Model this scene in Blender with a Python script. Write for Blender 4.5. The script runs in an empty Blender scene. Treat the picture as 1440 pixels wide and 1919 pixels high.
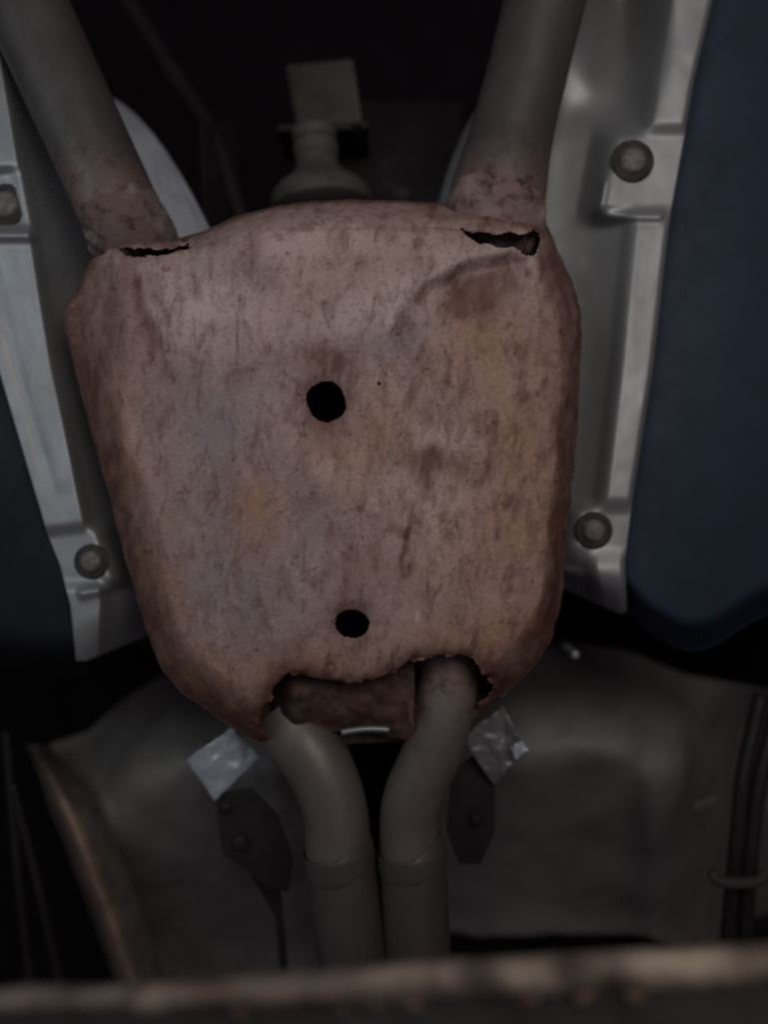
import bpy, bmesh, math, random
import numpy as np
from mathutils import Vector

sc = bpy.context.scene
COL = sc.collection
random.seed(4)
rng = np.random.default_rng(7)

# ------------------------------------------------------------------ camera, world, lamps
CAM_Z = 0.90                      # phone held low, looking straight up at a raised car
K = 0.499 / 720.0                 # tangent per photo pixel


def W(px, py, d):
    """point seen at photo pixel (px, py), d metres above the lens"""
    return ((px - 720.0) * d * K, (py - 959.5) * d * K, CAM_Z + d)


cam_d = bpy.data.cameras.new("camera")
cam = bpy.data.objects.new("camera", cam_d)
COL.objects.link(cam)
cam.location = (0, 0, CAM_Z)
cam.rotation_euler = (math.pi, 0, 0)
cam_d.sensor_width = 36
cam_d.lens = 18.0 / (959.5 * K)
cam_d.clip_start = 0.01
cam_d.clip_end = 50
cam_d.dof.use_dof = True
cam_d.dof.focus_distance = 0.69
cam_d.dof.aperture_fstop = 1.4
sc.camera = cam

world = bpy.data.worlds.new("World")
sc.world = world
world.use_nodes = True
bg = world.node_tree.nodes["Background"]
bg.inputs[0].default_value = (0.82, 0.66, 0.86, 1)
bg.inputs[1].default_value = 0.042


def area(name, loc, target, sx, sy, power, col):
    l = bpy.data.lights.new(name, 'AREA')
    l.shape = 'RECTANGLE'
    l.size, l.size_y, l.energy, l.color = sx, sy, power, col
    o = bpy.data.objects.new(name, l)
    COL.objects.link(o)
    o.location = loc
    o.rotation_euler = (Vector(target) - Vector(loc)).to_track_quat('-Z', 'Y').to_euler()
    return o


area("lamp_main", (0.32, -0.60, 0.30), (0.0, -0.02, 1.6), 0.9, 0.7, 7.6, (1.0, 0.95, 0.91))
area("lamp_cool", (-0.95, -0.35, 0.75), (-0.1, 0.0, 1.7), 0.5, 0.9, 2.7, (0.80, 0.91, 1.0))

sc.view_settings.view_transform = 'Standard'
sc.view_settings.look = 'None'
sc.view_settings.gamma = 1
sc.view_settings.exposure = 0.12
sc.cycles.use_denoising = False
sc.cycles.pixel_filter_type = 'BLACKMAN_HARRIS'
sc.cycles.filter_width = 2.2
sc.cycles.max_bounces = 5

# ------------------------------------------------------------------ materials


class NT:
    def __init__(self, name):
        self.m = bpy.data.materials.new(name)
        self.m.use_nodes = True
        self.t = self.m.node_tree
        self.b = self.t.nodes["Principled BSDF"]
        self.tc = self.t.nodes.new("ShaderNodeTexCoord")

    def n(self, kind, **kw):
        x = self.t.nodes.new(kind)
        for k, v in kw.items():
            setattr(x, k, v)
        return x

    def l(self, a, b):
        self.t.links.new(a, b)

    def coords(self, scale=(1, 1, 1), rot=0.0):
        mp = self.n("ShaderNodeMapping")
        mp.inputs["Scale"].default_value = scale
        mp.inputs["Rotation"].default_value = (0, 0, rot)
        self.l(self.tc.outputs["Object"], mp.inputs[0])
        return mp.outputs[0]

    def noise(self, scale, detail=6, rough=0.6, vec=None, dist=0.0):
        x = self.n("ShaderNodeTexNoise")
        x.inputs["Scale"].default_value = scale
        x.inputs["Detail"].default_value = detail
        x.inputs["Roughness"].default_value = rough
        x.inputs["Distortion"].default_value = dist
        self.l(vec if vec is not None else self.tc.outputs["Object"], x.inputs["Vector"])
        return x.outputs["Fac"]

    def ramp(self, fac, lo, hi, a=0.0, b=1.0):
        x = self.n("ShaderNodeMapRange")
        x.inputs[1].default_value = lo
        x.inputs[2].default_value = hi
        x.inputs[3].default_value = a
        x.inputs[4].default_value = b
        self.l(fac, x.inputs[0])
        return x.outputs[0]

    def math(self, op, a, b):
        x = self.n("ShaderNodeMath", operation=op)
        for i, v in enumerate((a, b)):
            if isinstance(v, (int, float)):
                x.inputs[i].default_value = v
            else:
                self.l(v, x.inputs[i])
        return x.outputs[0]

    def mix(self, fac, a, b):
        x = self.n("ShaderNodeMix", data_type='RGBA')
        for i, v in ((0, fac), (6, a), (7, b)):
            if isinstance(v, (int, float)):
                x.inputs[i].default_value = v
            elif isinstance(v, tuple):
                x.inputs[i].default_value = (*v, 1)
            else:
                self.l(v, x.inputs[i])
        return x.outputs[2]

    def bump(self, h, strength, dist=0.001):
        x = self.n("ShaderNodeBump")
        x.inputs["Strength"].default_value = strength
        x.inputs["Distance"].default_value = dist
        self.l(h, x.inputs["Height"])
        self.l(x.outputs[0], self.b.inputs["Normal"])

    def done(self, col, rough=0.8, metal=0.0, spec=0.3):
        for k, v in (("Base Color", col), ("Roughness", rough), ("Metallic", metal), ("Specular IOR Level", spec)):
            i = self.b.inputs[k]
            if isinstance(v, (int, float)):
                i.default_value = v
            elif isinstance(v, tuple):
                i.default_value = (*v, 1)
            else:
                self.l(v, i)
        return self.m


def worn(name, base, dark, light, scale=30, rough=0.7, metal=0.0, bump=0.3, lo=0.45, hi=0.7, stretch=(1, 1, 1), rot=0, spec=0.3, grain=0.25):
    """a base colour with darker grime, paler wear and fine grain"""
    t = NT(name)
    v = t.coords(stretch, rot)
    n1 = t.noise(scale, 8, 0.65, v, 0.3)
    n2 = t.noise(scale * 0.35, 4, 0.6)
    n3 = t.noise(scale * 14, 3, 0.6, v)
    c = t.mix(t.ramp(n1, lo, hi), base, dark)
    c = t.mix(t.ramp(n2, 0.5, 0.75, 0, 0.8), c, light)
    c = t.mix(t.ramp(n3, 0.5, 0.72, 0, grain), c, dark)
    t.bump(t.math('ADD', n1, t.math('MULTIPLY', n3, 0.6)), bump, 0.0012)
    r = t.ramp(n1, 0.3, 0.7, max(0.05, rough - 0.12), min(1, rough + 0.12))
    return t.done(c, r, metal, spec)


def muffler_material():
    t = NT("rusted_muffler_sheet")
    at = t.n("ShaderNodeAttribute", attribute_name="stain_shade_glint")
    sep = t.n("ShaderNodeSeparateColor")
    t.l(at.outputs["Color"], sep.inputs[0])
    dk, pl, oc = sep.outputs[0], sep.outputs[1], sep.outputs[2]
    at2 = t.n("ShaderNodeAttribute", attribute_name="slate")
    v = t.coords((1.0, 0.40, 1.0), 0.22)
    n_str = t.noise(66, 9, 0.74, v, 0.6)
    n_fine = t.noise(330, 5, 0.7)
    n_big = t.noise(11, 5, 0.6, None, 0.6)
    n_mid = t.noise(42, 6, 0.65, v, 0.5)
    c = t.mix(t.ramp(n_big, 0.35, 0.68), (0.375, 0.262, 0.238), (0.260, 0.172, 0.146))
    c = t.mix(t.math('MULTIPLY', pl, 0.85), c, (0.53, 0.425, 0.395))
    c = t.mix(t.math('MULTIPLY', at2.outputs["Fac"], 0.9), c, (0.225, 0.185, 0.200))
    ocm = t.math('MULTIPLY', oc, t.ramp(n_mid, 0.3, 0.6, 0.45, 1.0))
    c = t.mix(ocm, c, (0.335, 0.172, 0.084))
    sp = t.ramp(n_str, 0.475, 0.65, 0, 0.80)
    c = t.mix(sp, c, (0.125, 0.062, 0.048))
    c = t.mix(t.ramp(n_mid, 0.55, 0.75, 0, 0.5), c, (0.47, 0.34, 0.31))
    c = t.mix(t.ramp(n_fine, 0.49, 0.66, 0, 0.36), c, (0.155, 0.09, 0.078))
    c = t.mix(t.ramp(n_fine, 0.30, 0.44, 0.30, 0.0), c, (0.56, 0.43, 0.40))
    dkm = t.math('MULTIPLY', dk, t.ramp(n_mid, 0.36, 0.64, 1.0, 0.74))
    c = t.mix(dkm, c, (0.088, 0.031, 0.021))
    h = t.math('ADD', t.math('MULTIPLY', n_str, 1.0), t.math('MULTIPLY', n_fine, 0.45))
    t.bump(h, 0.38, 0.0011)
    return t.done(c, t.ramp(n_mid, 0.3, 0.7, 0.62, 0.85), 0.0, 0.34)


M = {}
M['muffler'] = muffler_material()
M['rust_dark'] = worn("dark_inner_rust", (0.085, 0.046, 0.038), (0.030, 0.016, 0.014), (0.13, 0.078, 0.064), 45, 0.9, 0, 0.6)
M['rust_collar'] = worn("flaking_collar_rust", (0.190, 0.128, 0.113), (0.052, 0.028, 0.023), (0.40, 0.315, 0.285), 60, 0.88, 0, 0.9, 0.5, 0.64, grain=0.45)


def pipe_material(name, base, dark, light, y0, y1):
    """worn pipe whose end near the muffler (object y from y0 clean to y1) has rusted"""
    t = NT(name)
    v = t.coords((1, 0.35, 1), 0.2)
    n1 = t.noise(24, 8, 0.65, v, 0.3)
    n2 = t.noise(9, 4, 0.6)
    n3 = t.noise(300, 3, 0.6, v)
    n4 = t.noise(60, 7, 0.7)
    c = t.mix(t.ramp(n1, 0.42, 0.75), base, dark)
    c = t.mix(t.ramp(n2, 0.5, 0.75, 0, 0.8), c, light)
    c = t.mix(t.ramp(n3, 0.5, 0.72, 0, 0.25), c, dark)
    xyz = t.n("ShaderNodeSeparateXYZ")
    t.l(t.tc.outputs["Object"], xyz.inputs[0])
    g = t.ramp(xyz.outputs[1], y0, y1)
    g = t.math('ADD', g, t.math('MULTIPLY', t.math('SUBTRACT', n4, 0.5), 1.6))
    f = t.ramp(g, 0.38, 0.92, 0, 0.92)
    rust = t.mix(t.ramp(n4, 0.42, 0.62), (0.215, 0.140, 0.122), (0.065, 0.034, 0.027))
    c = t.mix(f, c, rust)
    t.bump(t.math('ADD', n1, t.math('MULTIPLY', n4, 0.8)), 0.22, 0.0012)
    return t.done(c, t.ramp(n1, 0.3, 0.7, 0.42, 0.62), t.math('MULTIPLY', t.math('SUBTRACT', 1.0, f), 0.3), 0.4)


M['pipe'] = pipe_material("weathered_exhaust_pipe", (0.078, 0.069, 0.066), (0.050, 0.043, 0.041), (0.096, 0.090, 0.088), -0.375, -0.245)
M['pipe_tail'] = pipe_material("dusty_tail_pipe", (0.125, 0.108, 0.098), (0.085, 0.070, 0.061), (0.138, 0.130, 0.124), 0.30, 0.19)
M['shield'] = worn("dull_aluminium_shield", (0.285, 0.29, 0.29), (0.225, 0.223, 0.216), (0.325, 0.33, 0.33), 12, 0.52, 0.6, 0.05, 0.45, 0.9, (1, 0.4, 1), 0.1, 0.4, 0.15)
M['foil'] = worn("bright_aluminium_foil", (0.52, 0.56, 0.61), (0.32, 0.35, 0.38), (0.72, 0.76, 0.80), 30, 0.40, 0.4, 0.2, 0.5, 0.8)
M['foil_dull'] = worn("dusty_aluminium_foil", (0.23, 0.235, 0.235), (0.13, 0.13, 0.125), (0.30, 0.30, 0.30), 25, 0.5, 0.5, 0.25)
M['bolt'] = worn("grimy_bolt_steel", (0.17, 0.155, 0.145), (0.09, 0.078, 0.070), (0.22, 0.20, 0.19), 160, 0.6, 0.4, 0.4)
M['washer'] = worn("blackened_washer", (0.040, 0.035, 0.033), (0.02, 0.017, 0.016), (0.07, 0.06, 0.055), 160, 0.8, 0.1, 0.4)
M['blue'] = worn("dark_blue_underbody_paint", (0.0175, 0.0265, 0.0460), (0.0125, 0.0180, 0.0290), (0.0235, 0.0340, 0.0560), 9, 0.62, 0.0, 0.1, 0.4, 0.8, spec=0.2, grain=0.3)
M['blue_left'] = worn('darker_left_underbody_paint', (0.0078, 0.0098, 0.0135), (0.0060, 0.0068, 0.0085), (0.011, 0.012, 0.0150), 9, 0.62, 0.0, 0.1, 0.4, 0.8, spec=0.2, grain=0.3)  # panel blue made darker and less blue for the left panel
M['under'] = worn("black_underseal", (0.0110, 0.0080, 0.0105), (0.0070, 0.0050, 0.0068), (0.015, 0.012, 0.0145), 12, 0.85, 0, 0.6, spec=0.12)
M['foot'] = worn('dusty_grey_flare', (0.078, 0.072, 0.065), (0.036, 0.032, 0.029), (0.105, 0.099, 0.091), 28, 0.7, 0.1, 0.3)
M['black_metal'] = worn("black_oily_metal", (0.013, 0.011, 0.011), (0.008, 0.006, 0.007), (0.022, 0.019, 0.018), 30, 0.6, 0.0, 0.4, spec=0.25)
M['rust_collar_dark'] = worn('dark_flaking_collar_rust', (0.135, 0.095, 0.086), (0.050, 0.028, 0.024), (0.42, 0.36, 0.335), 60, 0.88, 0, 0.9, 0.5, 0.64, grain=0.45)
M['grey_metal'] = worn("grimy_grey_casting", (0.040, 0.036, 0.033), (0.022, 0.019, 0.017), (0.062, 0.057, 0.053), 28, 0.7, 0.1, 0.4)
M['rear'] = worn("dusty_grey_floor_pan", (0.200, 0.190, 0.172), (0.115, 0.105, 0.096), (0.260, 0.256, 0.240), 8, 0.7, 0.05, 0.25, 0.42, 0.7, spec=0.3)
M['tan'] = worn("sandy_rust", (0.150, 0.098, 0.070), (0.075, 0.040, 0.028), (0.19, 0.145, 0.11), 26, 0.85, 0, 0.6, 0.45, 0.68)


M['sleeve'] = worn('shaded_pipe_sleeve', (0.072, 0.062, 0.058), (0.048, 0.040, 0.037), (0.092, 0.086, 0.081), 24, 0.55, 0.25, 0.2, 0.42, 0.75, (1, 0.35, 1), 0.1, 0.35, 0.3)  # darker than the pipes: the sleeves' shade is put into the colour


def edge_rust_material():
    t = NT("rusting_panel_edge")
    at = t.n("ShaderNodeAttribute", attribute_name="rust")
    n1 = t.noise(26, 7, 0.65)
    c = t.mix(t.ramp(n1, 0.42, 0.7), (0.13, 0.114, 0.10), (0.075, 0.060, 0.052))
    c2 = t.mix(t.ramp(n1, 0.45, 0.68), (0.30, 0.20, 0.142), (0.17, 0.092, 0.064))
    c = t.mix(at.outputs["Fac"], c, c2)
    t.bump(n1, 0.5, 0.0012)
    return t.done(c, 0.85, 0.0, 0.25)


M['edge_rust'] = edge_rust_material()
M['beam'] = worn("sandy_rusted_beam", (0.150, 0.115, 0.095), (0.062, 0.040, 0.034), (0.46, 0.38, 0.28), 30, 0.88, 0, 0.9, 0.44, 0.60)
M['beam_web'] = worn("underseal_on_beam", (0.036, 0.033, 0.029), (0.022, 0.019, 0.017), (0.05, 0.045, 0.04), 25, 0.85, 0, 0.6)

# ------------------------------------------------------------------ mesh helpers
ORIGIN = {}


def thing(name, label, cat, loc, group=None):
    o = bpy.data.objects.new(name, None)
    o.empty_display_size = 0.03
    COL.objects.link(o)
    o.location = loc
    ORIGIN[o.name] = np.array(loc)
    o["label"], o["category"] = label, cat
    if group:
        o["group"] = group
    return o


def obj(name, verts, faces, mat, parent=None, smooth=True, sub=0):
    v = np.asarray(verts, float)
    if parent is not None:
        org = ORIGIN[parent.name]
    else:
        org = (v.min(0) + v.max(0)) / 2
    me = bpy.data.meshes.new(name)
    me.from_pydata((v - org).tolist(), [], [list(map(int, f)) for f in faces])
    me.update()
    bm = bmesh.new()
    bm.from_mesh(me)
    bmesh.ops.recalc_face_normals(bm, faces=bm.faces)
    bm.to_mesh(me)
    bm.free()
    me.materials.append(mat)
    if smooth:
        me.polygons.foreach_set("use_smooth", [True] * len(me.polygons))
    o = bpy.data.objects.new(name, me)
    COL.objects.link(o)
    if parent is not None:
        o.parent = parent
    else:
        o.location = org
    ORIGIN[o.name] = org
    if sub:
        md = o.modifiers.new("sub", 'SUBSURF')
        md.levels = md.render_levels = sub
    return o


def tag(o, label=None, cat=None, group=None, kind=None):
    for k, v in (("label", label), ("category", cat), ("group", group), ("kind", kind)):
        if v:
            o[k] = v
    return o


def grid(f, nu, nv):
    """surface from f(u, v) -> world point, u and v in 0..1"""
    vs, fs = [], []
    for i in range(nu + 1):
        for j in range(nv + 1):
            vs.append(f(i / nu, j / nv))
    for i in range(nu):
        for j in range(nv):
            a = i * (nv + 1) + j
            fs.append((a, a + 1, a + nv + 2, a + nv + 1))
    return vs, fs


def solid(o, t, off=1.0):
    md = o.modifiers.new("thickness", 'SOLIDIFY')
    md.thickness = t
    md.offset = off
    return o


def lerp(tab, y):
    return float(np.interp(y, [a for a, b in tab], [b for a, b in tab]))


_tab = rng.random((256, 256))


def vnoise(x, y):
    x = np.asarray(x, float)
    y = np.asarray(y, float)
    xi = np.floor(x).astype(int)
    yi = np.floor(y).astype(int)
    fx, fy = x - xi, y - yi
    fx = fx * fx * (3 - 2 * fx)
    fy = fy * fy * (3 - 2 * fy)
    g = lambda a, b: _tab[a % 256, b % 256]
    return (g(xi, yi) * (1 - fx) + g(xi + 1, yi) * fx) * (1 - fy) + (g(xi, yi + 1) * (1 - fx) + g(xi + 1, yi + 1) * fx) * fy


def fbm(x, y, s, octv=4):
    r, a, t = 0, 1, 0
    for i in range(octv):
        r = r + a * vnoise(np.asarray(x) / s + 17.3 * i, np.asarray(y) / s + 5.1 * i)
        t += a
        a *= 0.55
        s /= 2.05
    return r / t * 2 - 1


def spline(pts, n):
    """Catmull-Rom through rows of numbers"""
    p = np.asarray(pts, float)
    p = np.vstack([2 * p[0] - p[1], p, 2 * p[-1] - p[-2]])
    out = []
    m = len(p) - 3
    for k in range(n + 1):
        t = k / n * m
        i = min(int(t), m - 1)
        t -= i
        a, b, c, d = p[i:i + 4]
        out.append(0.5 * (2 * b + (c - a) * t + (2 * a - 5 * b + 4 * c - d) * t * t + (3 * b - a - 3 * c + d) * t ** 3))
    return np.array(out)


def tube(rows, n=60, seg=40, wob=0.0, ws=0.02, close=True, wall=0.0):
    """rows of (px, py, d, radius m) -> swept tube; wob dents it"""
    r = spline(rows, n)
    pts = np.array([W(a, b, c) for a, b, c, _ in r])
    vs, fs = [], []
    tprev = None
    up = np.array([0, 0, 1.0])
    for i in range(n + 1):
        t = pts[min(i + 1, n)] - pts[max(i - 1, 0)]
        t /= np.linalg.norm(t)
        a = np.cross(t, up)
        a /= np.linalg.norm(a)
        b = np.cross(a, t)
        for j in range(seg):
            th = 2 * math.pi * j / seg
            rad = r[i, 3]
            if wob:
                q = pts[i] + rad * (math.cos(th) * a + math.sin(th) * b)
                rad += wob * float(fbm(q[0] + 3, q[1] + q[2] * 1.3 + 3, ws, 3))
            vs.append(pts[i] + rad * (math.cos(th) * a + math.sin(th) * b))
    for i in range(n):
        for j in range(seg):
            k = (j + 1) % seg
            fs.append((i * seg + j, i * seg + k, (i + 1) * seg + k, (i + 1) * seg + j))
    if close:
        fs.append(tuple(range(seg)))
        fs.append(tuple(n * seg + j for j in range(seg)))
    return vs, fs


def slab(poly, d0, d1, bev=0.001):
    """prism with the outline poly (photo pixels at distance d0), from d0 (near) to d1, edges bevelled"""
    bm = bmesh.new()
    top = []
    for q in poly:
        d = q[2] if len(q) > 2 else d0
        top.append(bm.verts.new(W(q[0], q[1], d)))
    f = bm.faces.new(top)
    ex = bmesh.ops.extrude_face_region(bm, geom=[f])
    for g in ex["geom"]:
        if isinstance(g, bmesh.types.BMVert):
            g.co.z += d1 - d0
    bmesh.ops.recalc_face_normals(bm, faces=bm.faces)
    if bev:
        bmesh.ops.bevel(bm, geom=list(bm.edges), offset=bev, segments=2, affect='EDGES', profile=0.6)
    bm.verts.index_update()
    vs = [tuple(v.co) for v in bm.verts]
    fs = [[v.index for v in f.verts] for f in bm.faces]
    bm.free()
    return vs, fs


def lathe(c, prof, seg=24, tilt=(0, 0), sides=None):
    """profile rows (radius, height towards the camera) turned about a vertical axis at world point c; sides=6 gives a hexagon"""
    vs, fs = [], []
    for i, (r, h) in enumerate(prof):
        for j in range(seg):
            th = 2 * math.pi * j / seg
            rr = r
            if sides:
                q = (th % (2 * math.pi / sides)) - math.pi / sides
                rr = r * math.cos(math.pi / sides) / math.cos(q)
            x, y = rr * math.cos(th), rr * math.sin(th)
            vs.append((c[0] + x - h * tilt[0], c[1] + y - h * tilt[1], c[2] - h + x * tilt[0] + y * tilt[1]))
    for i in range(len(prof) - 1):
        for j in range(seg):
            k = (j + 1) % seg
            fs.append((i * seg + j, i * seg + k, (i + 1) * seg + k, (i + 1) * seg + j))
    fs.append(tuple((len(prof) - 1) * seg + j for j in range(seg)))
    return vs, fs


def sdist(P, poly):
    """signed distance of points (n,2) to a closed polygon, positive inside"""
    poly = np.asarray(poly, float)
    d = np.full(len(P), 1e9)
    ins = np.zeros(len(P), bool)
    for k in range(len(poly)):
        a, b = poly[k], poly[(k + 1) % len(poly)]
        ab = b - a
        t = np.clip(((P - a) @ ab) / (ab @ ab + 1e-12), 0, 1)
        d = np.minimum(d, np.hypot(*(P - a - t[:, None] * ab).T))
        c = ((a[1] > P[:, 1]) != (b[1] > P[:, 1]))
        with np.errstate(divide='ignore', invalid='ignore'):
            xx = (b[0] - a[0]) * (P[:, 1] - a[1]) / (b[1] - a[1] + 1e-12) + a[0]
        ins ^= c & (P[:, 0] < xx)
    return np.where(ins, d, -d)


def blob(P, cx, cy, rx, ry, rot=0.0):
    c, s = math.cos(rot), math.sin(rot)
    x, y = P[:, 0] - cx, P[:, 1] - cy
    u, v = (x * c + y * s) / rx, (-x * s + y * c) / ry
    return np.exp(-(u * u + v * v))


def sstep(x, a, b):
    t = np.clip((np.asarray(x, float) - a) / (b - a), 0, 1)
    return t * t * (3 - 2 * t)


# ------------------------------------------------------------------ setting: the dark underside of the car
def f_under(u, v):
    px, py = -1500 + 4400 * u, -1400 + 4700 * v
    return W(px, py, 1.75 + 0.02 * float(fbm(px, py, 240, 3)))


tag(obj("underbody", *grid(f_under, 60, 60), M['under']), "black undersealed roof of the car's centre tunnel, far above the muffler", "underbody", kind='structure')

# ------------------------------------------------------------------ blue floor panels


def panel_right(u, v):
    q = 1135 + u * u * 900
    yb = 1120 + 50 * math.exp(-((q - 1300) / 80) ** 2) - 30 * sstep(q, 1340, 1500) - 50 * (1 - sstep(q, 1140, 1230))
    py = -330 + (yb + 48 + 330) * (1 - (1 - v) ** 1.4)
    xo = lerp([(-400, 1405), (0, 1330), (150, 1297), (400, 1250), (700, 1216), (940, 1180), (1080, 1162), (1290, 1160)], py) - 26
    px = xo + u * u * 900
    k = sstep(py, yb - 14, yb + 50)
    d = 0.820 + 0.07 * k ** 1.2 + 0.006 * math.exp(-((px - xo) / 40) ** 2)
    d -= 0.012 * math.sin(min(1, u * 1.4) * math.pi)
    return W(px, py, d)


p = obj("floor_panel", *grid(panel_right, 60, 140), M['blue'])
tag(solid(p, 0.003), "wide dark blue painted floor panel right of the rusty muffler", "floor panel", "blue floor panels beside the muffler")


def panel_left(u, v):
    py = -330 + 1590 * v
    xo = lerp([(-400, -300), (100, -150), (690, 0), (1000, 86), (1100, 128), (1260, 138)], py) + 22
    px = xo - u * u * 800
    roll = max(0, py - 1175 - 20 * sstep(px, -60, 60)) / 80
    d = 0.820 + 0.15 * min(1, roll) ** 2.0 - 0.010 * math.sin(min(1, u * 1.4) * math.pi)
    return W(px, py, d)


p = obj("floor_panel", *grid(panel_left, 60, 90), M['blue_left'])
tag(solid(p, 0.003), "darker blue painted floor panel at the left edge, left of the grey shield strip", "floor panel", "blue floor panels beside the muffler")

# ------------------------------------------------------------------ heat shields either side of the muffler


def bolt(parent, px, py, d, r=0.0135, tilt=(0, 0)):
    c = W(px, py, d)
    vs, fs = lathe(c, [(0.0, 0.0), (r * 1.30, 0.0), (r * 1.36, 0.0012), (r * 1.22, 0.0024), (r * 0.9, 0.0022)], 28, tilt)
    w = obj("washer", vs, fs, M['washer'], parent)
    vs, fs = lathe(c, [(r * 0.86, 0.001), (r * 0.80, 0.0045), (r * 0.70, 0.0062), (r * 0.50, 0.0074), (r * 0.25, 0.0079), (r * 0.08, 0.0080)], 36, tilt)
    b = obj("bolt", vs, fs, M['bolt'], parent)
    return b


def shield_right(u, v):
    py = -260 + 1410 * v
    xo = lerp([(-300, 1392), (0, 1338), (150, 1303), (240, 1287), (400, 1258), (700, 1224), (940, 1186), (1050, 1172), (1150, 1176)], py)
    xi = lerp([(-300, 1010), (0, 1000), (400, 985), (1150, 990)], py)
    px = xo + (xi - xo) * u
    t = xo - px                                     # pixels inwards from the outer edge
    fw = lerp([(-300, 95), (200, 62), (420, 58), (700, 54), (940, 44), (1060, 50), (1150, 40)], py)
    fl = 0.795
    wall = 0.085 * (1 - math.exp(-max(0, t - fw) / 130.0))
    soft = sstep(t, fw - 22, fw + 34)
    d = fl + wall * soft
    d += 0.006 * math.exp(-(t / 5.0) ** 2)          # rolled outer edge
    # bolt pads: flat shelves set back from the rib
    for (y0, y1, w, dd) in ((240, 410, 140, 0.803), (946, 1050, 110, 0.803)):
        k = sstep(py, y0 - 16, y0 + 20) * (1 - sstep(py, y1 - 30, y1 + 22)) * (1 - sstep(t, w - 26, w + 40))
        d = d * (1 - k) + k * dd
    # raised lip round the upper pad
    d -= 0.007 * math.exp(-((py - 405) / 9) ** 2) * (1 - sstep(t, 110, 140)) * sstep(t, 8, 20)
    d -= 0.007 * math.exp(-((t - 134) / 9) ** 2) * sstep(py, 320, 345) * (1 - sstep(py, 395, 410))
    # pressed hollow at the top
    d += 0.09 * math.exp(-((px - 1165) / 55) ** 2) * math.exp(-((py - 0) / 150) ** 2)
    d += 0.006 * math.exp(-((py - 200) / 45) ** 2) * sstep(t, 55, 110)
    d += 0.0015 * float(fbm(px, py, 110, 3))
    if py > 1075:
        d += 0.05 * ((py - 1075) / 75) ** 2
    return W(px, py - 0.45 * max(0, t - 15) * sstep(py, 1040, 1150), d)


t = thing("heat_shield", "long grey metal heat shield strip with bright outer rib, right of the muffler", "heat shield", W(1180, 700, 0.8), "grey heat shields beside the muffler")
solid(obj("shield_sheet", *grid(shield_right, 110, 330), M['shield'], t), 0.0012)
bolt(t, 1186, 303, 0.804, 0.0165)
bolt(t, 1113, 994, 0.803, 0.0145)


def shield_left(u, v):
    py = -140 + 1380 * v
    xo = lerp([(-200, -250), (100, -150), (690, -4), (1000, 88), (1060, 112), (1130, 130), (1240, 142)], py)
    xi = lerp([(-200, 60), (400, 220), (700, 290), (1150, 330), (1240, 330)], py)
    px = xo + (xi - xo) * u
    t = px - xo
    fw = lerp([(-200, 170), (400, 122), (600, 104), (800, 88), (990, 70), (1100, 60), (1240, 40)], py)
    wall = 0.13 * (1 - math.exp(-max(0, t - fw) / 110.0))
    d = 0.795 + wall * sstep(t, fw - 25, fw + 25) + 0.0025 * math.exp(-((t - 34) / 16) ** 2) * (1 - sstep(py, 850, 990))
    for (y0, y1, w, dd) in ((330, 432, 120, 0.803), (996, 1098, 100, 0.802)):
        k = sstep(py + 0.12 * t, y0 - 12, y0 + 14) * (1 - sstep(py, y1 - 16, y1 + 14)) * (1 - sstep(t, w - 22, w + 34))
        d = d * (1 - k) + k * dd
    d -= 0.006 * math.exp(-((py + 0.15 * (t - 60) - 1108) / 9) ** 2) * sstep(t, 14, 28) * (1 - sstep(t, 78, 105))
    d -= 0.008 * math.exp(-((py - 440) / 11) ** 2) * (1 - sstep(t, 105, 150))
    d += 0.0015 * float(fbm(px, py + 900, 110, 3))
    cut = 1178 + 55 * sstep(t, 0, 1) * (1 - t / 120.0)      # slanting lower end
    if py > cut - 60:
        d += 0.02 * ((py - cut + 60) / 80) ** 2
    return W(px, py - 0.42 * max(0, t - 20) * sstep(py, 1080, 1240), d)


t = thing("heat_shield", "pale grey metal heat shield strip with square bolt pad, left of the muffler", "heat shield", W(90, 800, 0.8), "grey heat shields beside the muffler")
solid(obj("shield_sheet", *grid(shield_left, 100, 330), M['shield'], t), 0.0012)
bolt(t, 12, 385, 0.803, 0.0165)
bolt(t, 172, 1052, 0.800, 0.0135)

# ------------------------------------------------------------------ shiny foil shields behind the upper pipes


def foil_left(u, v):
    cx, cy = 172 + 148 * v, 180 + 310 * v
    hw = 90 * math.sqrt(max(0.0, 1 - (1 - v) ** 2.6)) + 1
    s = 2 * u - 1
    px, py = cx + s * hw * 0.98, cy - s * hw * 0.30
    end = sstep(v, 0.92, 1.0)
    d = 0.850 - 0.034 * (1 - abs(s) ** 2.6) + 0.03 * end ** 2 + 0.17 * (1 - v) ** 1.3
    d += 0.010 * float(fbm(px * 1.5 - py * 0.3, py * 0.6, 70, 3)) + 0.007 * abs(float(fbm(px * 1.3 - py * 0.5 + 200, py * 0.5, 34, 2)))
    return W(px - 14 * end * s, py, d)


tag(solid(obj("foil_shield", *grid(foil_left, 50, 70), M['foil']), 0.001), "bright silvery rounded foil shield tucked beside the upper left pipe", "foil shield", "foil shields behind the upper pipes")


def foil_right(u, v):
    cx, cy = 985 - 66 * v, 150 + 270 * v
    hw = 102 * math.sqrt(max(0.0, 1 - (1 - v) ** 2.4)) + 1
    s = 2 * u - 1
    px, py = cx + s * hw, cy + s * 16
    d = 0.87 - 0.04 * math.sqrt(max(0, 1 - s * s)) + 0.12 * (1 - v) ** 1.3 + 0.005 * float(fbm(px, py, 60, 3))
    return W(px, py, d)


tag(solid(obj("foil_shield", *grid(foil_right, 50, 60), M['foil_dull']), 0.001), "dull grey foil shield showing as a strip left of the upper right pipe", "foil shield", "foil shields behind the upper pipes")

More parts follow.
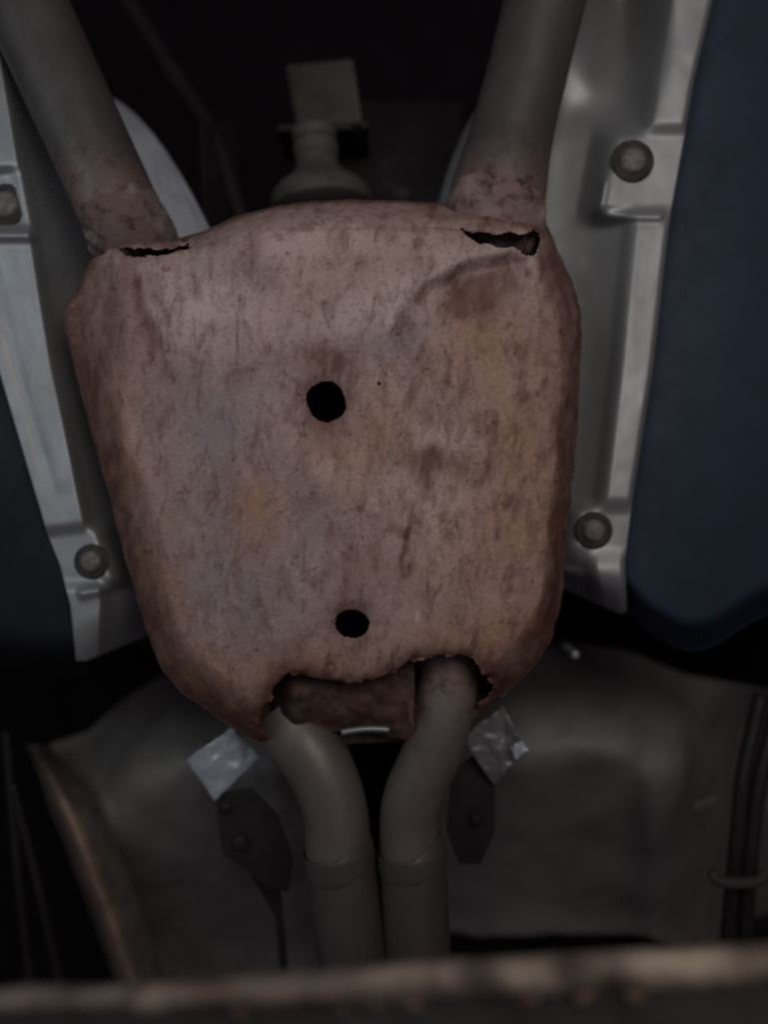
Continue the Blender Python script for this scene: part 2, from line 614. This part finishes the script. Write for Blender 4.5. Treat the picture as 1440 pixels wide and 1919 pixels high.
# ------------------------------------------------------------------ things in the dark above the muffler
t = thing("support_bracket", "dim grey flared bracket with square block above the muffler's top edge", "bracket", W(600, 300, 0.95))
obj("block", *slab([(535, 120, 1.10), (662, 108, 1.03), (680, 228, 0.955), (556, 238, 1.02)], 0.955, 1.06, 0.006), M['foot'], t, False)
obj("plate", *slab([(520, 232), (690, 226), (690, 240), (520, 246)], 0.975, 1.06, 0.002), M['black_metal'], t, False)
vs, fs = [], []
prof = [(245, 41), (262, 42), (268, 37), (274, 42), (292, 41), (300, 38), (318, 42), (335, 58), (352, 80), (366, 92), (386, 95), (392, 92)]
rows = [(588 + 0.1 * (y - 240), y, 0.97, w * 0.97 * K) for y, w in prof]
obj("flared_foot", *tube(rows, 60, 36, 0.001, 0.02), M['foot'], t)


def f_plate(u, v):
    px, py = 640 + 230 * u, 190 + 240 * v
    return W(px, py, 1.02 + 0.10 * (1 - v) ** 2 + 0.012 * float(fbm(px, py, 60, 3)))


tag(solid(obj("tunnel_plate", *grid(f_plate, 30, 30), M['black_metal']), 0.002), "dark oily metal plate right of the flared bracket", "plate")
tag(obj("steel_rod", *tube([(200, -60, 1.10, 0.013), (330, 150, 1.08, 0.013), (400, 260, 1.06, 0.013), (455, 420, 1.04, 0.013)], 40, 16, 0.001), M['black_metal']), "dark slanting rod left of the flared bracket", "rod")


def f_side(u, v):
    px, py = 375 + 75 * u + 10 * v, 230 + 220 * v
    return W(px, py, 0.96 + 0.10 * u + 0.06 * (1 - v) + 0.004 * float(fbm(px, py, 50, 3)))


tag(solid(obj("side_plate", *grid(f_side, 16, 24), M['black_metal']), 0.002), "dark narrow plate right of the bright foil shield", "plate")

# ------------------------------------------------------------------ the muffler
muf = thing("exhaust_muffler", "large rusty brown exhaust muffler with two round holes and torn lower edge", "muffler", W(620, 880, 0.775))

OUT = [(140, 556), (160, 520), (172, 486), (196, 455), (250, 448), (330, 452), (388, 436), (440, 412), (500, 394), (570, 383), (660, 379), (760, 381), (830, 386), (930, 398),
       (1016, 415), (1034, 452), (1052, 490), (1074, 545), (1087, 590), (1085, 680), (1079, 780), (1071, 880), (1061, 960), (1054, 1060), (1047, 1130),
       (1033, 1195), (1002, 1245), (950, 1297), (902, 1338), (868, 1376), (780, 1388), (680, 1393), (560, 1394), (492, 1394), (452, 1372), (398, 1335), (345, 1297),
       (306, 1252), (285, 1200), (261, 1120), (240, 1050), (215, 950), (190, 860), (170, 790), (150, 715), (131, 640), (122, 600), (128, 574)]
N, R = 1000, 210
oc = np.array(OUT + OUT[:1], float)
seglen = np.hypot(*np.diff(oc, axis=0).T)
cum = np.concatenate([[0], np.cumsum(seglen)])
s = np.linspace(0, cum[-1], N, endpoint=False)
ring = np.stack([np.interp(s, cum, oc[:, 0]), np.interp(s, cum, oc[:, 1])], 1)
for _ in range(3):
    ring = 0.5 * ring + 0.25 * (np.roll(ring, 1, 0) + np.roll(ring, -1, 0))
cen = np.array([620.0, 880.0])
jag = fbm(ring[:, 0], ring[:, 1], 26, 3) * np.where(ring[:, 0] > 900, 5.0, 2.2)
dirs = (ring - cen) / np.linalg.norm(ring - cen, axis=1)[:, None]
ring = ring + dirs * jag[:, None]
rr = 1 - (1 - np.linspace(0.004, 1, R)) ** 1.15
P = (cen + rr[:, None, None] * (ring - cen)[None]).reshape(-1, 2)
E = np.maximum(0, sdist(P, OUT))


def shell_depth(P, E):
    x, y = P[:, 0], P[:, 1]
    cw = 34 + 110 * blob(P, 170, 600, 130, 130) + 45 * blob(P, 250, 1000, 120, 260) + 45 * blob(P, 420, 1300, 160, 120) + 25 * blob(P, 620, 390, 330, 60) + 40 * blob(P, 1000, 1250, 110, 90) + 30 * blob(P, 1060, 520, 70, 90) - 32 * blob(P, 262, 455, 100, 40) - 30 * blob(P, 930, 410, 100, 45)
    cw = np.maximum(cw, 18)
    tt = np.clip(E / cw, 0, 1)
    d = 0.778 - 0.062 * np.sin(tt * math.pi / 2) ** 0.85
    d -= 0.016 * sstep(E, 10, 330)
    # pressed panel and dents
    d -= 0.0045 * np.exp(-(((y - 520) - 0.18 * (x - 620)) / 70) ** 2) * np.exp(-((x - 590) / 330) ** 2)
    sL = y - np.interp(x, [700, 740, 800, 870, 1000, 1060], [640, 590, 530, 490, 468, 470])
    d += 0.010 * sstep(sL, -6, 26) * np.exp(-(np.maximum(0, sL - 26) / 95) ** 2) * sstep(x, 735, 820) * (1 - sstep(x, 950, 1010))
    d -= 0.0035 * np.exp(-((sL + 12) / 14) ** 2) * sstep(x, 735, 820) * (1 - sstep(x, 950, 1010))
    d += 0.005 * blob(P, 790, 660, 170, 60, 0.1)
    d -= 0.005 * blob(P, 985, 520, 40, 90, -0.3)
    d -= 0.004 * blob(P, 400, 590, 110, 80)
    d += 0.0065 * blob(P, 275, 610, 15, 110, -0.36)
    d += 0.0040 * blob(P, 612, 745, 75, 70) + 0.005 * blob(P, 612, 753, 46, 46)
    d += 0.0028 * blob(P, 660, 1169, 58, 50) + 0.004 * blob(P, 660, 1169, 38, 34)
    d += 0.0020 * blob(P, 800, 880, 45, 40)
    # crimp line along the top
    d += 0.0022 * np.exp(-((E - 46) / 5.0) ** 2) * (y < 470) * (fbm(x, y, 60, 2) > -0.15)
    # hammering and flakes
    d += 0.0022 * fbm(x, y, 150, 3) + 0.0008 * fbm(x, y, 36, 3)
    edge = np.exp(-E / 26.0)
    d += edge * 0.0035 * fbm(x, y, 20, 3) * (0.5 + 0.9 * (x > 930))
    d += 0.0009 * np.maximum(0, fbm(x + y * 0.2, y * 0.5, 18, 3)) * 2
    return d


Dm = shell_depth(P, E)
V = np.stack([(P[:, 0] - 720) * Dm * K, (P[:, 1] - 959.5) * Dm * K, CAM_Z + Dm], 1)
idx = np.arange(R * N).reshape(R, N)
A, B = idx[:-1], idx[1:]
F = np.stack([A, np.roll(A, -1, 1), np.roll(B, -1, 1), B], -1).reshape(-1, 4)
# openings: the two drain holes, the two cracks, the torn lower end
FC = P[F].mean(1)
ns = fbm(FC[:, 0], FC[:, 1], 14, 3)
ns2 = fbm(FC[:, 0] + 400, FC[:, 1], 40, 3)
HOLE1 = [(612 + 37 * math.cos(a) + 2 * math.sin(3 * a), 753 + 38 * math.sin(a)) for a in np.linspace(0, 2 * math.pi, 40, endpoint=False)]
HOLE2 = [(660 + 32 * math.cos(a) - 5 * math.sin(a), 1169 + 26 * math.sin(a) + 6 * math.cos(a)) for a in np.linspace(0, 2 * math.pi, 40, endpoint=False)]
CRACK_R = [(866, 431), (900, 439), (940, 441), (965, 434), (985, 441), (1003, 430), (1013, 445), (1005, 482), (985, 478), (960, 466), (930, 464), (900, 456), (878, 448)]
CRACK_L = [(222, 466), (262, 461), (300, 466), (330, 461), (350, 457), (354, 464), (318, 474), (272, 482), (232, 480)]
TEAR = [(492, 1420), (500, 1385), (488, 1345), (508, 1300), (540, 1262), (600, 1278), (650, 1284), (705, 1278), (742, 1262), (778, 1238), (830, 1228), (878, 1232), (905, 1246),
        (912, 1268), (935, 1285), (918, 1308), (896, 1322), (892, 1345), (868, 1372), (862, 1420)]
rm = np.zeros(len(F), bool)
for poly, amp in ((HOLE1, 2.0), (HOLE2, 2.5), (CRACK_R, 8.0), (CRACK_L, 5.0), (TEAR, 7.0)):
    rm |= sdist(FC, poly) + (0.55 if amp > 5 else 1.0) * amp * ns + (1.3 * amp * ns2 if amp > 5 else 0) > 0
for cx, cy, r in ((711, 719, 4), (345, 447, 6)):
    rm |= np.hypot(FC[:, 0] - cx, FC[:, 1] - cy) < r + 2 * ns
sd_t = sdist(P, TEAR)
# metal curls inward next to the tear
V[:, 2] += 0.013 * np.exp(-np.abs(sd_t) / 11.0) * sstep(P[:, 1], 1195, 1260) * (0.6 + 0.5 * fbm(P[:, 0], P[:, 1], 30, 2))
cap = [tuple(idx[0])]
keep = F[~rm]
used = np.unique(np.concatenate([keep.ravel(), idx[0]]))
remap = np.full(R * N, -1)
remap[used] = np.arange(len(used))
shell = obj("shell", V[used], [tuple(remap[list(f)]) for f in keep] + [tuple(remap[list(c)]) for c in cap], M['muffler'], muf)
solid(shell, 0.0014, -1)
Pu, Eu = P[used], E[used]
x, y = Pu[:, 0], Pu[:, 1]
wob = Pu + 16 * np.stack([fbm(x, y, 60, 3), fbm(x + 500, y, 60, 3)], 1)
CHIP = [(755, 852), (800, 835), (845, 852), (872, 878), (860, 892), (832, 872), (815, 902), (788, 938), (772, 900)]
CHIP2 = [(718, 992), (742, 982), (764, 990), (770, 1014), (756, 1008), (738, 1000)]
wob2 = Pu + 5 * np.stack([fbm(x, y, 16, 3), fbm(x + 500, y, 16, 3)], 1)
pits = sstep(fbm(x + 0.25 * y + 900, y * 0.45, 30, 4), 0.15, 0.6)
dark = (1.15 * blob(wob, 882, 566, 62, 40, -0.3) + 0.55 * blob(wob, 920, 520, 60, 30) + 0.48 * blob(wob, 190, 610, 85, 120) + 0.40 * blob(wob, 205, 860, 34, 200, -0.2) + 0.35 * blob(wob, 300, 1180, 30, 120, -0.3) + 0.4 * blob(wob, 420, 1345, 90, 30, 0.65) + 0.65 * blob(wob, 275, 610, 14, 110, -0.36)  # last blob paints shade into the pressed crease
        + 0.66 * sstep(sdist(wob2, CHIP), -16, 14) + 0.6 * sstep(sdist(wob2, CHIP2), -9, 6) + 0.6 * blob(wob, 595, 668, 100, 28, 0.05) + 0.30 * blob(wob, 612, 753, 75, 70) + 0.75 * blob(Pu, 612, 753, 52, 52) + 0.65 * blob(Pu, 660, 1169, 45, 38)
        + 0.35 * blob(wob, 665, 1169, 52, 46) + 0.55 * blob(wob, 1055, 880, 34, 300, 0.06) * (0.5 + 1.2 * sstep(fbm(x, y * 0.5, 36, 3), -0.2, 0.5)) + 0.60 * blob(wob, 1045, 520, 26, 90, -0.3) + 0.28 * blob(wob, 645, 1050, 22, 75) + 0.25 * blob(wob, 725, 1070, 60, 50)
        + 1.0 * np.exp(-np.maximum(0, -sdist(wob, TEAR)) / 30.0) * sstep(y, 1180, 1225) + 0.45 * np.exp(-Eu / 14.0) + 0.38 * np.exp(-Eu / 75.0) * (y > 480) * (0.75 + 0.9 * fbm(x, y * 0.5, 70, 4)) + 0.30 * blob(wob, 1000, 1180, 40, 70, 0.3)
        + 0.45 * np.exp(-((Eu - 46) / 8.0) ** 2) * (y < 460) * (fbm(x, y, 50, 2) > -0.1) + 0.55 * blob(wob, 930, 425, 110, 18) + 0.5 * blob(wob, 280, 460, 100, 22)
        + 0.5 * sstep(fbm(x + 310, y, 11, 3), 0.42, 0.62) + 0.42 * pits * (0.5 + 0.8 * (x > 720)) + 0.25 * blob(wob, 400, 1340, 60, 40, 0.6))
pale = (0.9 * blob(wob, 385, 560, 105, 75) + 1.0 * blob(Pu, 783, 1153, 5, 12) + 0.75 * blob(wob, 700, 590, 150, 45, -0.15) + 0.8 * blob(wob, 850, 500, 120, 24, -0.35) + 0.75 * blob(wob, 620, 870, 45, 24) + 0.35 * blob(wob, 560, 450, 300, 40)  # the tiny upright blob paints a small glint
        + 0.55 * blob(wob, 850, 960, 120, 80) + 0.4 * blob(wob, 840, 820, 50, 30) + 0.4 * blob(wob, 530, 700, 60, 60) + 0.6 * blob(wob, 985, 495, 22, 60) + 0.85 * blob(wob, 205, 480, 26, 22) + 0.6 * blob(wob, 275, 503, 22, 12)
        + 0.5 * np.abs(blob(wob, 612, 753, 62, 60) - blob(wob, 612, 753, 46, 46)))
ochre = (0.85 * blob(wob, 480, 960, 50, 75) + 0.9 * np.exp(-Eu / 50.0) * (y > 600) * (0.55 + 0.6 * fbm(x, y, 90, 3)) + 0.5 * blob(wob, 850, 1200, 130, 40) + 0.5 * blob(wob, 560, 1250, 120, 36) + 0.6 * blob(wob, 890, 640, 90, 80) + 0.55 * blob(wob, 960, 800, 70, 130) + 0.6 * blob(wob, 920, 1010, 110, 110) + 0.6 * blob(wob, 640, 850, 60, 60)
         + 0.55 * blob(wob, 300, 1110, 45, 130, -0.2) + 0.5 * blob(wob, 225, 850, 32, 150, -0.2) + 0.5 * blob(wob, 720, 790, 40, 60) + 0.5 * blob(wob, 400, 1290, 120, 50, 0.6) + 0.45 * blob(wob, 960, 1180, 80, 60))
slate = (0.35 * sstep(fbm(x + 77, y, 120, 4), 0.05, 0.5) + 0.7 * blob(wob, 400, 760, 120, 90) + 0.75 * blob(wob, 400, 1000, 110, 180) + 0.7 * blob(wob, 720, 640, 95, 34) + 0.6 * blob(wob, 440, 1150, 110, 90) + 0.5 * blob(wob, 560, 1010, 80, 120))
ca = shell.data.color_attributes.new("stain_shade_glint", 'FLOAT_COLOR', 'POINT')
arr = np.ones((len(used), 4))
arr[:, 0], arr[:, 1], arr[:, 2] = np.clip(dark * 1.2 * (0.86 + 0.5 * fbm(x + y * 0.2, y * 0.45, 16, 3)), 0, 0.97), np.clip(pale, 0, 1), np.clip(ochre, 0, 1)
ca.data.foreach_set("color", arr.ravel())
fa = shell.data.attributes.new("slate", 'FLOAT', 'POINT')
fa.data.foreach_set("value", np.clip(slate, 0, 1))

# crimped seam round the rim: a thin flat bead where the two halves meet
seam_v, seam_f = [], []
S = 360
ri = ring[(np.arange(S) * N) // S]
di = dirs[(np.arange(S) * N) // S]
for k in range(S):
    for (o_, d_) in ((-6, 0.777), (2, 0.7755), (5, 0.779), (4, 0.783), (-6, 0.785)):
        q = ri[k] + di[k] * o_
        seam_v.append(W(q[0], q[1], d_ + 0.0012 * float(fbm(q[0], q[1], 25, 2))))
gap = [(sdist(np.array([ri[k]]), [(455, 1200), (930, 1200), (930, 1500), (455, 1500)])[0] > -2) for k in range(S)]
for k in range(S):
    if gap[k] or gap[(k + 1) % S]:
        continue
    for j in range(5):
        a, b = k * 5 + j, k * 5 + (j + 1) % 5
        c, d = ((k + 1) % S) * 5 + (j + 1) % 5, ((k + 1) % S) * 5 + j
        seam_f.append((a, b, c, d))
obj("seam", seam_v, seam_f, M['rust_dark'], muf)

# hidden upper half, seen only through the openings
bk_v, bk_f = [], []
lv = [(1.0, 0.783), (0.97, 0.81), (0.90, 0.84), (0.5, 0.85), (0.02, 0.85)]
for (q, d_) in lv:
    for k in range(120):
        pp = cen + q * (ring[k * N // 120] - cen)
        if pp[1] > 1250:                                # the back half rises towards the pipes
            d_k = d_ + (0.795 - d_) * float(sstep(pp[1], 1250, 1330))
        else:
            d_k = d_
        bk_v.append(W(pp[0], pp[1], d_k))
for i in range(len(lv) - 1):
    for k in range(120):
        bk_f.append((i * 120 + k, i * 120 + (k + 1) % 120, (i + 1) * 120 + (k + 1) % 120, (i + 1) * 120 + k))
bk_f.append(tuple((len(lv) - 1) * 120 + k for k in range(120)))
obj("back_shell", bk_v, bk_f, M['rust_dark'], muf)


# end plate inside the torn end
def f_baffle(u, v):
    px = 515 + 262 * u
    py = 1240 + (150 - 20 * math.sin(u * math.pi)) * v
    d = 0.742 + 0.020 * v + 0.012 * float(fbm(px, py, 46, 3)) + 0.030 * sstep(v, 0.62, 1.0) * (1 - u)
    d += 0.03 * (1 - sstep(u, 0, 0.16))
    return W(px, py, d)


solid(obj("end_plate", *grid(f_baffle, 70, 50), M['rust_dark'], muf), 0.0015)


def f_lip(u, v):
    px = 640 + 90 * u
    py = 1364 + 10 * v + 4 * (1 - math.sin(u * math.pi)) - 5 * u
    return W(px, py, 0.752 - 0.004 * math.sin(v * math.pi))


solid(obj("glint_strip", *grid(f_lip, 20, 6), M['shield'], muf), 0.001)  # pale strip added to stand for the glint on the inner edge
tri = [(762, 1300), (772, 1322), (778, 1362), (768, 1350)]
obj("torn_flap", *slab(tri, 0.738, 0.7395, 0.0004), M['rust_dark'], muf, False)

# collars where the upper pipes are welded in
obj("collar", *tube([(220, 385, 0.780, 0.0395), (228, 403, 0.779, 0.0405), (240, 430, 0.778, 0.0428), (249, 447, 0.794, 0.0440), (262, 476, 0.828, 0.0420), (270, 505, 0.842, 0.040)], 70, 110, 0.0030, 0.014, False), M['rust_collar_dark'], muf)
obj("collar", *tube([(933, 362, 0.782, 0.0462), (931, 382, 0.780, 0.0480), (928, 402, 0.777, 0.0500), (929, 424, 0.781, 0.0510), (933, 442, 0.806, 0.0480), (942, 485, 0.845, 0.043)], 70, 110, 0.0030, 0.014, False), M['rust_collar'], muf)
# upper pipes
obj("inlet_pipe", *tube([(-40, -190, 0.800, 0.043), (45, 0, 0.795, 0.0425), (140, 210, 0.787, 0.0415), (228, 405, 0.780, 0.0405), (240, 432, 0.788, 0.0395), (252, 465, 0.83, 0.037)], 90, 56, 0.0006, 0.05, False), M['pipe'], muf)
obj("inlet_pipe", *tube([(1075, -190, 0.800, 0.0425), (1022, 0, 0.795, 0.042), (985, 150, 0.790, 0.0415), (955, 270, 0.785, 0.0435), (932, 375, 0.780, 0.0485), (930, 438, 0.806, 0.0440)], 90, 56, 0.0006, 0.05, False), M['pipe'], muf)
# lower pipes and their sleeves
o = obj("outlet_pipe", *tube([(530, 1335, 0.805, 0.0345), (560, 1382, 0.795, 0.0350), (600, 1440, 0.787, 0.0342), (628, 1520, 0.782, 0.0330), (634, 1600, 0.78, 0.0330), (640, 1650, 0.78, 0.033)], 80, 48, 0.0005, 0.03, False), M['pipe_tail'], muf)
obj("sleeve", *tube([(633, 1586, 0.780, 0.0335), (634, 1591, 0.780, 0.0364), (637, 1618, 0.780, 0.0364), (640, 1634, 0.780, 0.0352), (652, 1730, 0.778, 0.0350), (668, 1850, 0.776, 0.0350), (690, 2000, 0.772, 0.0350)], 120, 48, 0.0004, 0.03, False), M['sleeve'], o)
o = obj("outlet_pipe", *tube([(852, 1150, 0.790, 0.0300), (845, 1240, 0.782, 0.0300), (832, 1330, 0.777, 0.0300), (812, 1405, 0.776, 0.0300), (776, 1490, 0.778, 0.0300), (767, 1545, 0.78, 0.0300), (772, 1610, 0.78, 0.0315), (776, 1650, 0.78, 0.0315)], 90, 48, 0.0008, 0.03, False), M['pipe_tail'], muf)
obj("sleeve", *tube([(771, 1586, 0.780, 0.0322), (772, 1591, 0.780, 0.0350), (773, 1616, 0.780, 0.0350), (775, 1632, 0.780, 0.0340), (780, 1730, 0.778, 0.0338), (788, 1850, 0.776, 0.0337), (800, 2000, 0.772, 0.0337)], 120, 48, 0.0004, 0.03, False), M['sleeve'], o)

# ------------------------------------------------------------------ below the muffler: foil tabs and brackets


def crumple(corners, dn, amp, seed, nu=36, nv=36, bend=0.0):
    a, b, c, d = [np.array(q, float) for q in corners]      # (px, py, d) clockwise

    def f(u, v):
        q = (a * (1 - u) + b * u) * (1 - v) + (d * (1 - u) + c * u) * v
        n = float(fbm(q[0] + seed * 97, q[1], 38, 3))
        fold = abs(math.sin((u * 1.7 + v * 0.8 + seed) * 3.0)) - 0.5
        return W(q[0] + 4 * n, q[1] + 4 * n, q[2] + amp * (n + 0.6 * fold) + bend * (2 * u - 1) ** 2)
    return grid(f, nu, nv)


tag(solid(obj("foil_tab", *crumple([(350, 1428, 0.845), (432, 1362, 0.83), (490, 1420, 0.85), (402, 1502, 0.855)], 0, 0.006, 1.3, bend=0.004), M['foil']), 0.001),
    "bright silvery square foil tab below the muffler's lower left corner", "foil tab", "foil tabs below the muffler")
tag(solid(obj("foil_tab", *crumple([(868, 1385, 0.85), (942, 1322, 0.84), (990, 1410, 0.845), (925, 1470, 0.86)], 0, 0.006, 2.9), M['foil_dull']), 0.001),
    "crumpled grey foil tab with bright torn corner below the muffler's lower right corner", "foil tab", "foil tabs below the muffler")
tag(solid(obj("foil_scrap", *crumple([(955, 1400, 0.832), (978, 1388, 0.828), (992, 1408, 0.828), (966, 1424, 0.832)], 0, 0.003, 0.4, 10, 10), M['foil']), 0.001),
    "tiny bright foil scrap at the tip of the crumpled grey tab", "foil scrap")

t = thing("mounting_bracket", "black bracket plate hanging under the bright lower left foil tab", "bracket", W(470, 1570, 0.88))
obj("bracket_plate", *slab([(402, 1492), (470, 1478), (520, 1530), (548, 1610), (540, 1672), (505, 1668), (450, 1622), (416, 1600)], 0.862, 0.868, 0.0015), M['black_metal'], t, False)
obj("bolt", *lathe(W(450, 1578, 0.861), [(0.0105, 0), (0.0100, 0.004), (0.0080, 0.006), (0.003, 0.0065)], 24, (0, 0), 6), M['black_metal'], t)
obj("bolt", *lathe(W(424, 1512, 0.861), [(0.0075, 0), (0.0070, 0.003), (0.0050, 0.005), (0.002, 0.0055)], 24, (0, 0), 6), M['black_metal'], t)
obj("stay", *slab([(470, 1640), (525, 1668), (540, 1830), (525, 1830), (515, 1720)], 0.90, 0.906, 0.001), M['black_metal'], t, False)

t = thing("mounting_bracket", "black bracket plate hanging under the crumpled lower right foil tab", "bracket", W(885, 1500, 0.88))
obj("bracket_plate", *slab([(846, 1450), (900, 1408), (930, 1470), (928, 1560), (902, 1620), (862, 1620), (838, 1560)], 0.872, 0.878, 0.0015), M['black_metal'], t, False)
obj("bolt", *lathe(W(892, 1536, 0.871), [(0.0085, 0), (0.0080, 0.004), (0.0060, 0.006), (0.002, 0.0065)], 24, (0, 0), 6), M['black_metal'], t)

t = thing("stud_bolt", "small pale stud tip right of the muffler's lower right edge", "bolt", W(1060, 1213, 0.90))
obj("thread", *lathe(W(1060, 1213, 0.95), [(0.0052, 0.0), (0.0052, 0.05), (0.0046, 0.052), (0.002, 0.0525)], 16), M['shield'], t)
obj("nut", *lathe(W(1058, 1213, 0.95), [(0.010, 0.0), (0.010, 0.012), (0.0085, 0.014)], 24, (0, 0), 6), M['black_metal'], t)

# ------------------------------------------------------------------ rear floor pans


def rear_left(u, v):
    q = -60 + 660 * u
    yt = lerp([(-60, 1405), (60, 1370), (140, 1310), (240, 1255), (420, 1225), (600, 1240)], q)
    py = yt + (1920 - yt) * v
    x0 = lerp([(1270, 40), (1400, 62), (1480, 104), (1580, 150), (1690, 192), (1800, 232), (1920, 275)], py)
    px = x0 + (655 - x0) * u
    d = 1.02 + 0.29 * sstep(py, 1450, 1850) + 0.26 * (1 - sstep(py - yt, 0, 220)) ** 1.8 + 0.10 * sstep(u, 0.74, 1.0)
    d -= 0.018 * math.exp(-((py - 1440) / 45) ** 2) * (0.4 + 0.6 * sstep(u, 0.1, 0.4))
    d += 0.016 * float(fbm(px, py, 150, 3))
    return W(px, py, d)


t = thing("rear_floor_pan", "dim grey floor pan with tan rusty left edge, lower left of the pipes", "floor pan", W(330, 1560, 0.95), "floor pans behind the muffler")
solid(obj("pan_sheet", *grid(rear_left, 70, 80), M['rear'], t), 0.002)
def f_fold(u, v):
    py = 1395 + 520 * v
    x0 = lerp([(1395, 62), (1480, 108), (1580, 150), (1690, 192), (1800, 232), (1920, 275)], py)
    w = 1.45 * u - 0.45
    px = x0 + w * (30 + 36 * float(sstep(v, 0, 0.25)))
    d = lerp([(1395, 1.06), (1450, 1.015), (1580, 1.02), (1690, 1.05), (1800, 1.08), (1920, 1.10)], py)
    d += -0.016 * math.exp(-(w / 0.34) ** 2) + (0.75 * w * w if w < 0 else 0.05 * w * w) + 0.14 * (1 - float(sstep(v, 0, 0.30))) ** 2 + 0.003 * float(fbm(px, py, 60, 3))
    return W(px, py, d)


fe = obj("folded_edge", *grid(f_fold, 28, 60), M['edge_rust'], t)
at = fe.data.attributes.new("rust", 'FLOAT', 'POINT')
uu = np.repeat(np.linspace(-0.45, 1, 29), 61)
vv = np.tile(np.linspace(0, 1, 61), 29)
at.data.foreach_set("value", np.clip(1.0 * np.exp(-((uu + 0.05 + 0.15 * fbm(uu * 40, vv * 300, 30, 2)) / 0.28) ** 2) * sstep(vv, 0.0, 0.25) * 0.9, 0, 1))


def rear_right(u, v):
    q = 800 + 780 * u
    yt = lerp([(800, 1250), (950, 1215), (1080, 1205), (1180, 1220), (1280, 1262), (1600, 1330)], q)
    yl = 1752 + 10 * float(fbm(q, 7, 50, 3)) + 20 * sstep(q, 1180, 1280)
    py = yt + (yl - yt) * v
    px = q
    d = 1.03 + 0.33 * sstep(py, 1400, 1790) + 0.26 * (1 - sstep(py - yt, 0, 210)) ** 1.8 + (0.42 * sstep(u, 0.585, 0.80) + 0.1 * sstep(u, 0.8, 1.0)) * sstep(py, 1270, 1400) + 0.10 * (1 - sstep(u, 0.0, 0.24))
    d -= 0.018 * math.exp(-((py - 1410) / 45) ** 2) * (1 - sstep(u, 0.42, 0.56))
    d -= 0.04 * math.exp(-((u - 0.55) / 0.045) ** 2) * sstep(py, 1400, 1520)
    d += 0.016 * float(fbm(px + 700, py, 150, 3))
    return W(px, py, d)


t = thing("rear_floor_pan", "dim greenish floor pan with faint upright rib, lower right of the pipes", "floor pan", W(1080, 1500, 0.95), "floor pans behind the muffler")
solid(obj("pan_sheet", *grid(rear_right, 70, 80), M['rear'], t), 0.002)

# ------------------------------------------------------------------ far right corner: cables and a clip
tag(obj("cable", *tube([(1428, 1300, 0.94, 0.009), (1395, 1450, 0.92, 0.009), (1384, 1560, 0.92, 0.009), (1372, 1680, 0.93, 0.009), (1362, 1800, 0.95, 0.009)], 40, 14), M['black_metal']), "inner black cable running down the lower right corner", "cable", "cables in the lower right corner")
tag(obj("cable", *tube([(1466, 1300, 0.94, 0.009), (1428, 1450, 0.92, 0.009), (1412, 1560, 0.92, 0.009), (1402, 1680, 0.93, 0.009), (1394, 1800, 0.95, 0.009)], 40, 14), M['black_metal']), "outer black cable running down the lower right corner beside the frame edge", "cable", "cables in the lower right corner")
tag(obj("cable_clip", *tube([(1334, 1632, 0.900, 0.006), (1346, 1650, 0.897, 0.0065), (1385, 1655, 0.895, 0.0065), (1424, 1650, 0.897, 0.0065), (1436, 1632, 0.900, 0.006)], 40, 16), M['grey_metal']), "dim grey U-shaped clip across the two black cables", "clip")
tag(obj("metal_tab", *slab([(1298, 1518), (1304, 1506), (1338, 1490), (1352, 1494), (1344, 1506), (1310, 1522)], 0.90, 0.908, 0.002), M['foot'], None, False), "small dim grey tab left of the black cables", "tab")
for k, (x0, x1, lab) in enumerate(((10, 62, "thin dark pipe at the lower left edge, left of the tan rusty edge"), (22, 120, "thin dark pipe between the lower left frame edge and the tan rusty edge"))):
    tag(obj("brake_pipe", *tube([(x0, 1470 - 100 * (1 - k), 1.02, 0.006), ((x0 + x1) / 2, 1660, 1.02, 0.006), (x1, 1880, 1.03, 0.006)], 40, 14), M['black_metal']), lab, "brake pipe", "thin pipes in the lower left corner")

# ------------------------------------------------------------------ cross beam, close to the lens
BD = 0.37
YT = [(-400, 1880), (0, 1858), (250, 1850), (500, 1832), (700, 1818), (840, 1806), (1100, 1792), (1440, 1776), (1900, 1756)]


def beam_lip(u, v):
    px = -400 + 2300 * u
    th = lerp([(-400, 34), (0, 38), (450, 52), (700, 60), (1000, 66), (1440, 62), (1900, 60)], px)
    a = v * math.pi
    py = lerp(YT, px) + th * 0.5 * (1 - math.cos(a)) + 4 * float(fbm(px, v * 60, 50, 3))
    d = BD + 0.014 - 0.014 * math.sin(a) + 0.0040 * float(fbm(px, py, 60, 4))
    return W(px, py, d)


def beam_web(u, v):
    px = -400 + 2300 * u
    th = lerp([(-400, 30), (0, 34), (450, 48), (700, 54), (1000, 60), (1440, 56), (1900, 54)], px)
    py = lerp(YT, px) + th - 4 + 190 * v
    return W(px, py, BD + 0.012 + 0.010 * v + 0.002 * float(fbm(px, py, 60, 3)))


t = thing("cross_beam", "blurred rusty tan cross beam running along the bottom of the picture", "beam", W(720, 1880, BD))
solid(obj("flange_lip", *grid(beam_lip, 220, 18), M['beam'], t), 0.002)
solid(obj("web", *grid(beam_web, 120, 18), M['beam_web'], t), 0.002)
for (px, py, r) in ((640, 1866, 0.0042), (706, 1862, 0.0035), (772, 1870, 0.0048), (985, 1858, 0.0052), (1090, 1856, 0.0042), (1185, 1850, 0.0046), (455, 1884, 0.0036)):
    vs, fs = lathe(W(px, py, BD + 0.010), [(r * 1.3, 0), (r * 1.15, 0.003), (r * 0.7, 0.0048), (r * 0.2, 0.0054)], 10)
    vs = [np.array(q) + 0.0008 * rng.standard_normal(3) for q in vs]
    obj("rust_flake", vs, fs, M['tan'], t, False)
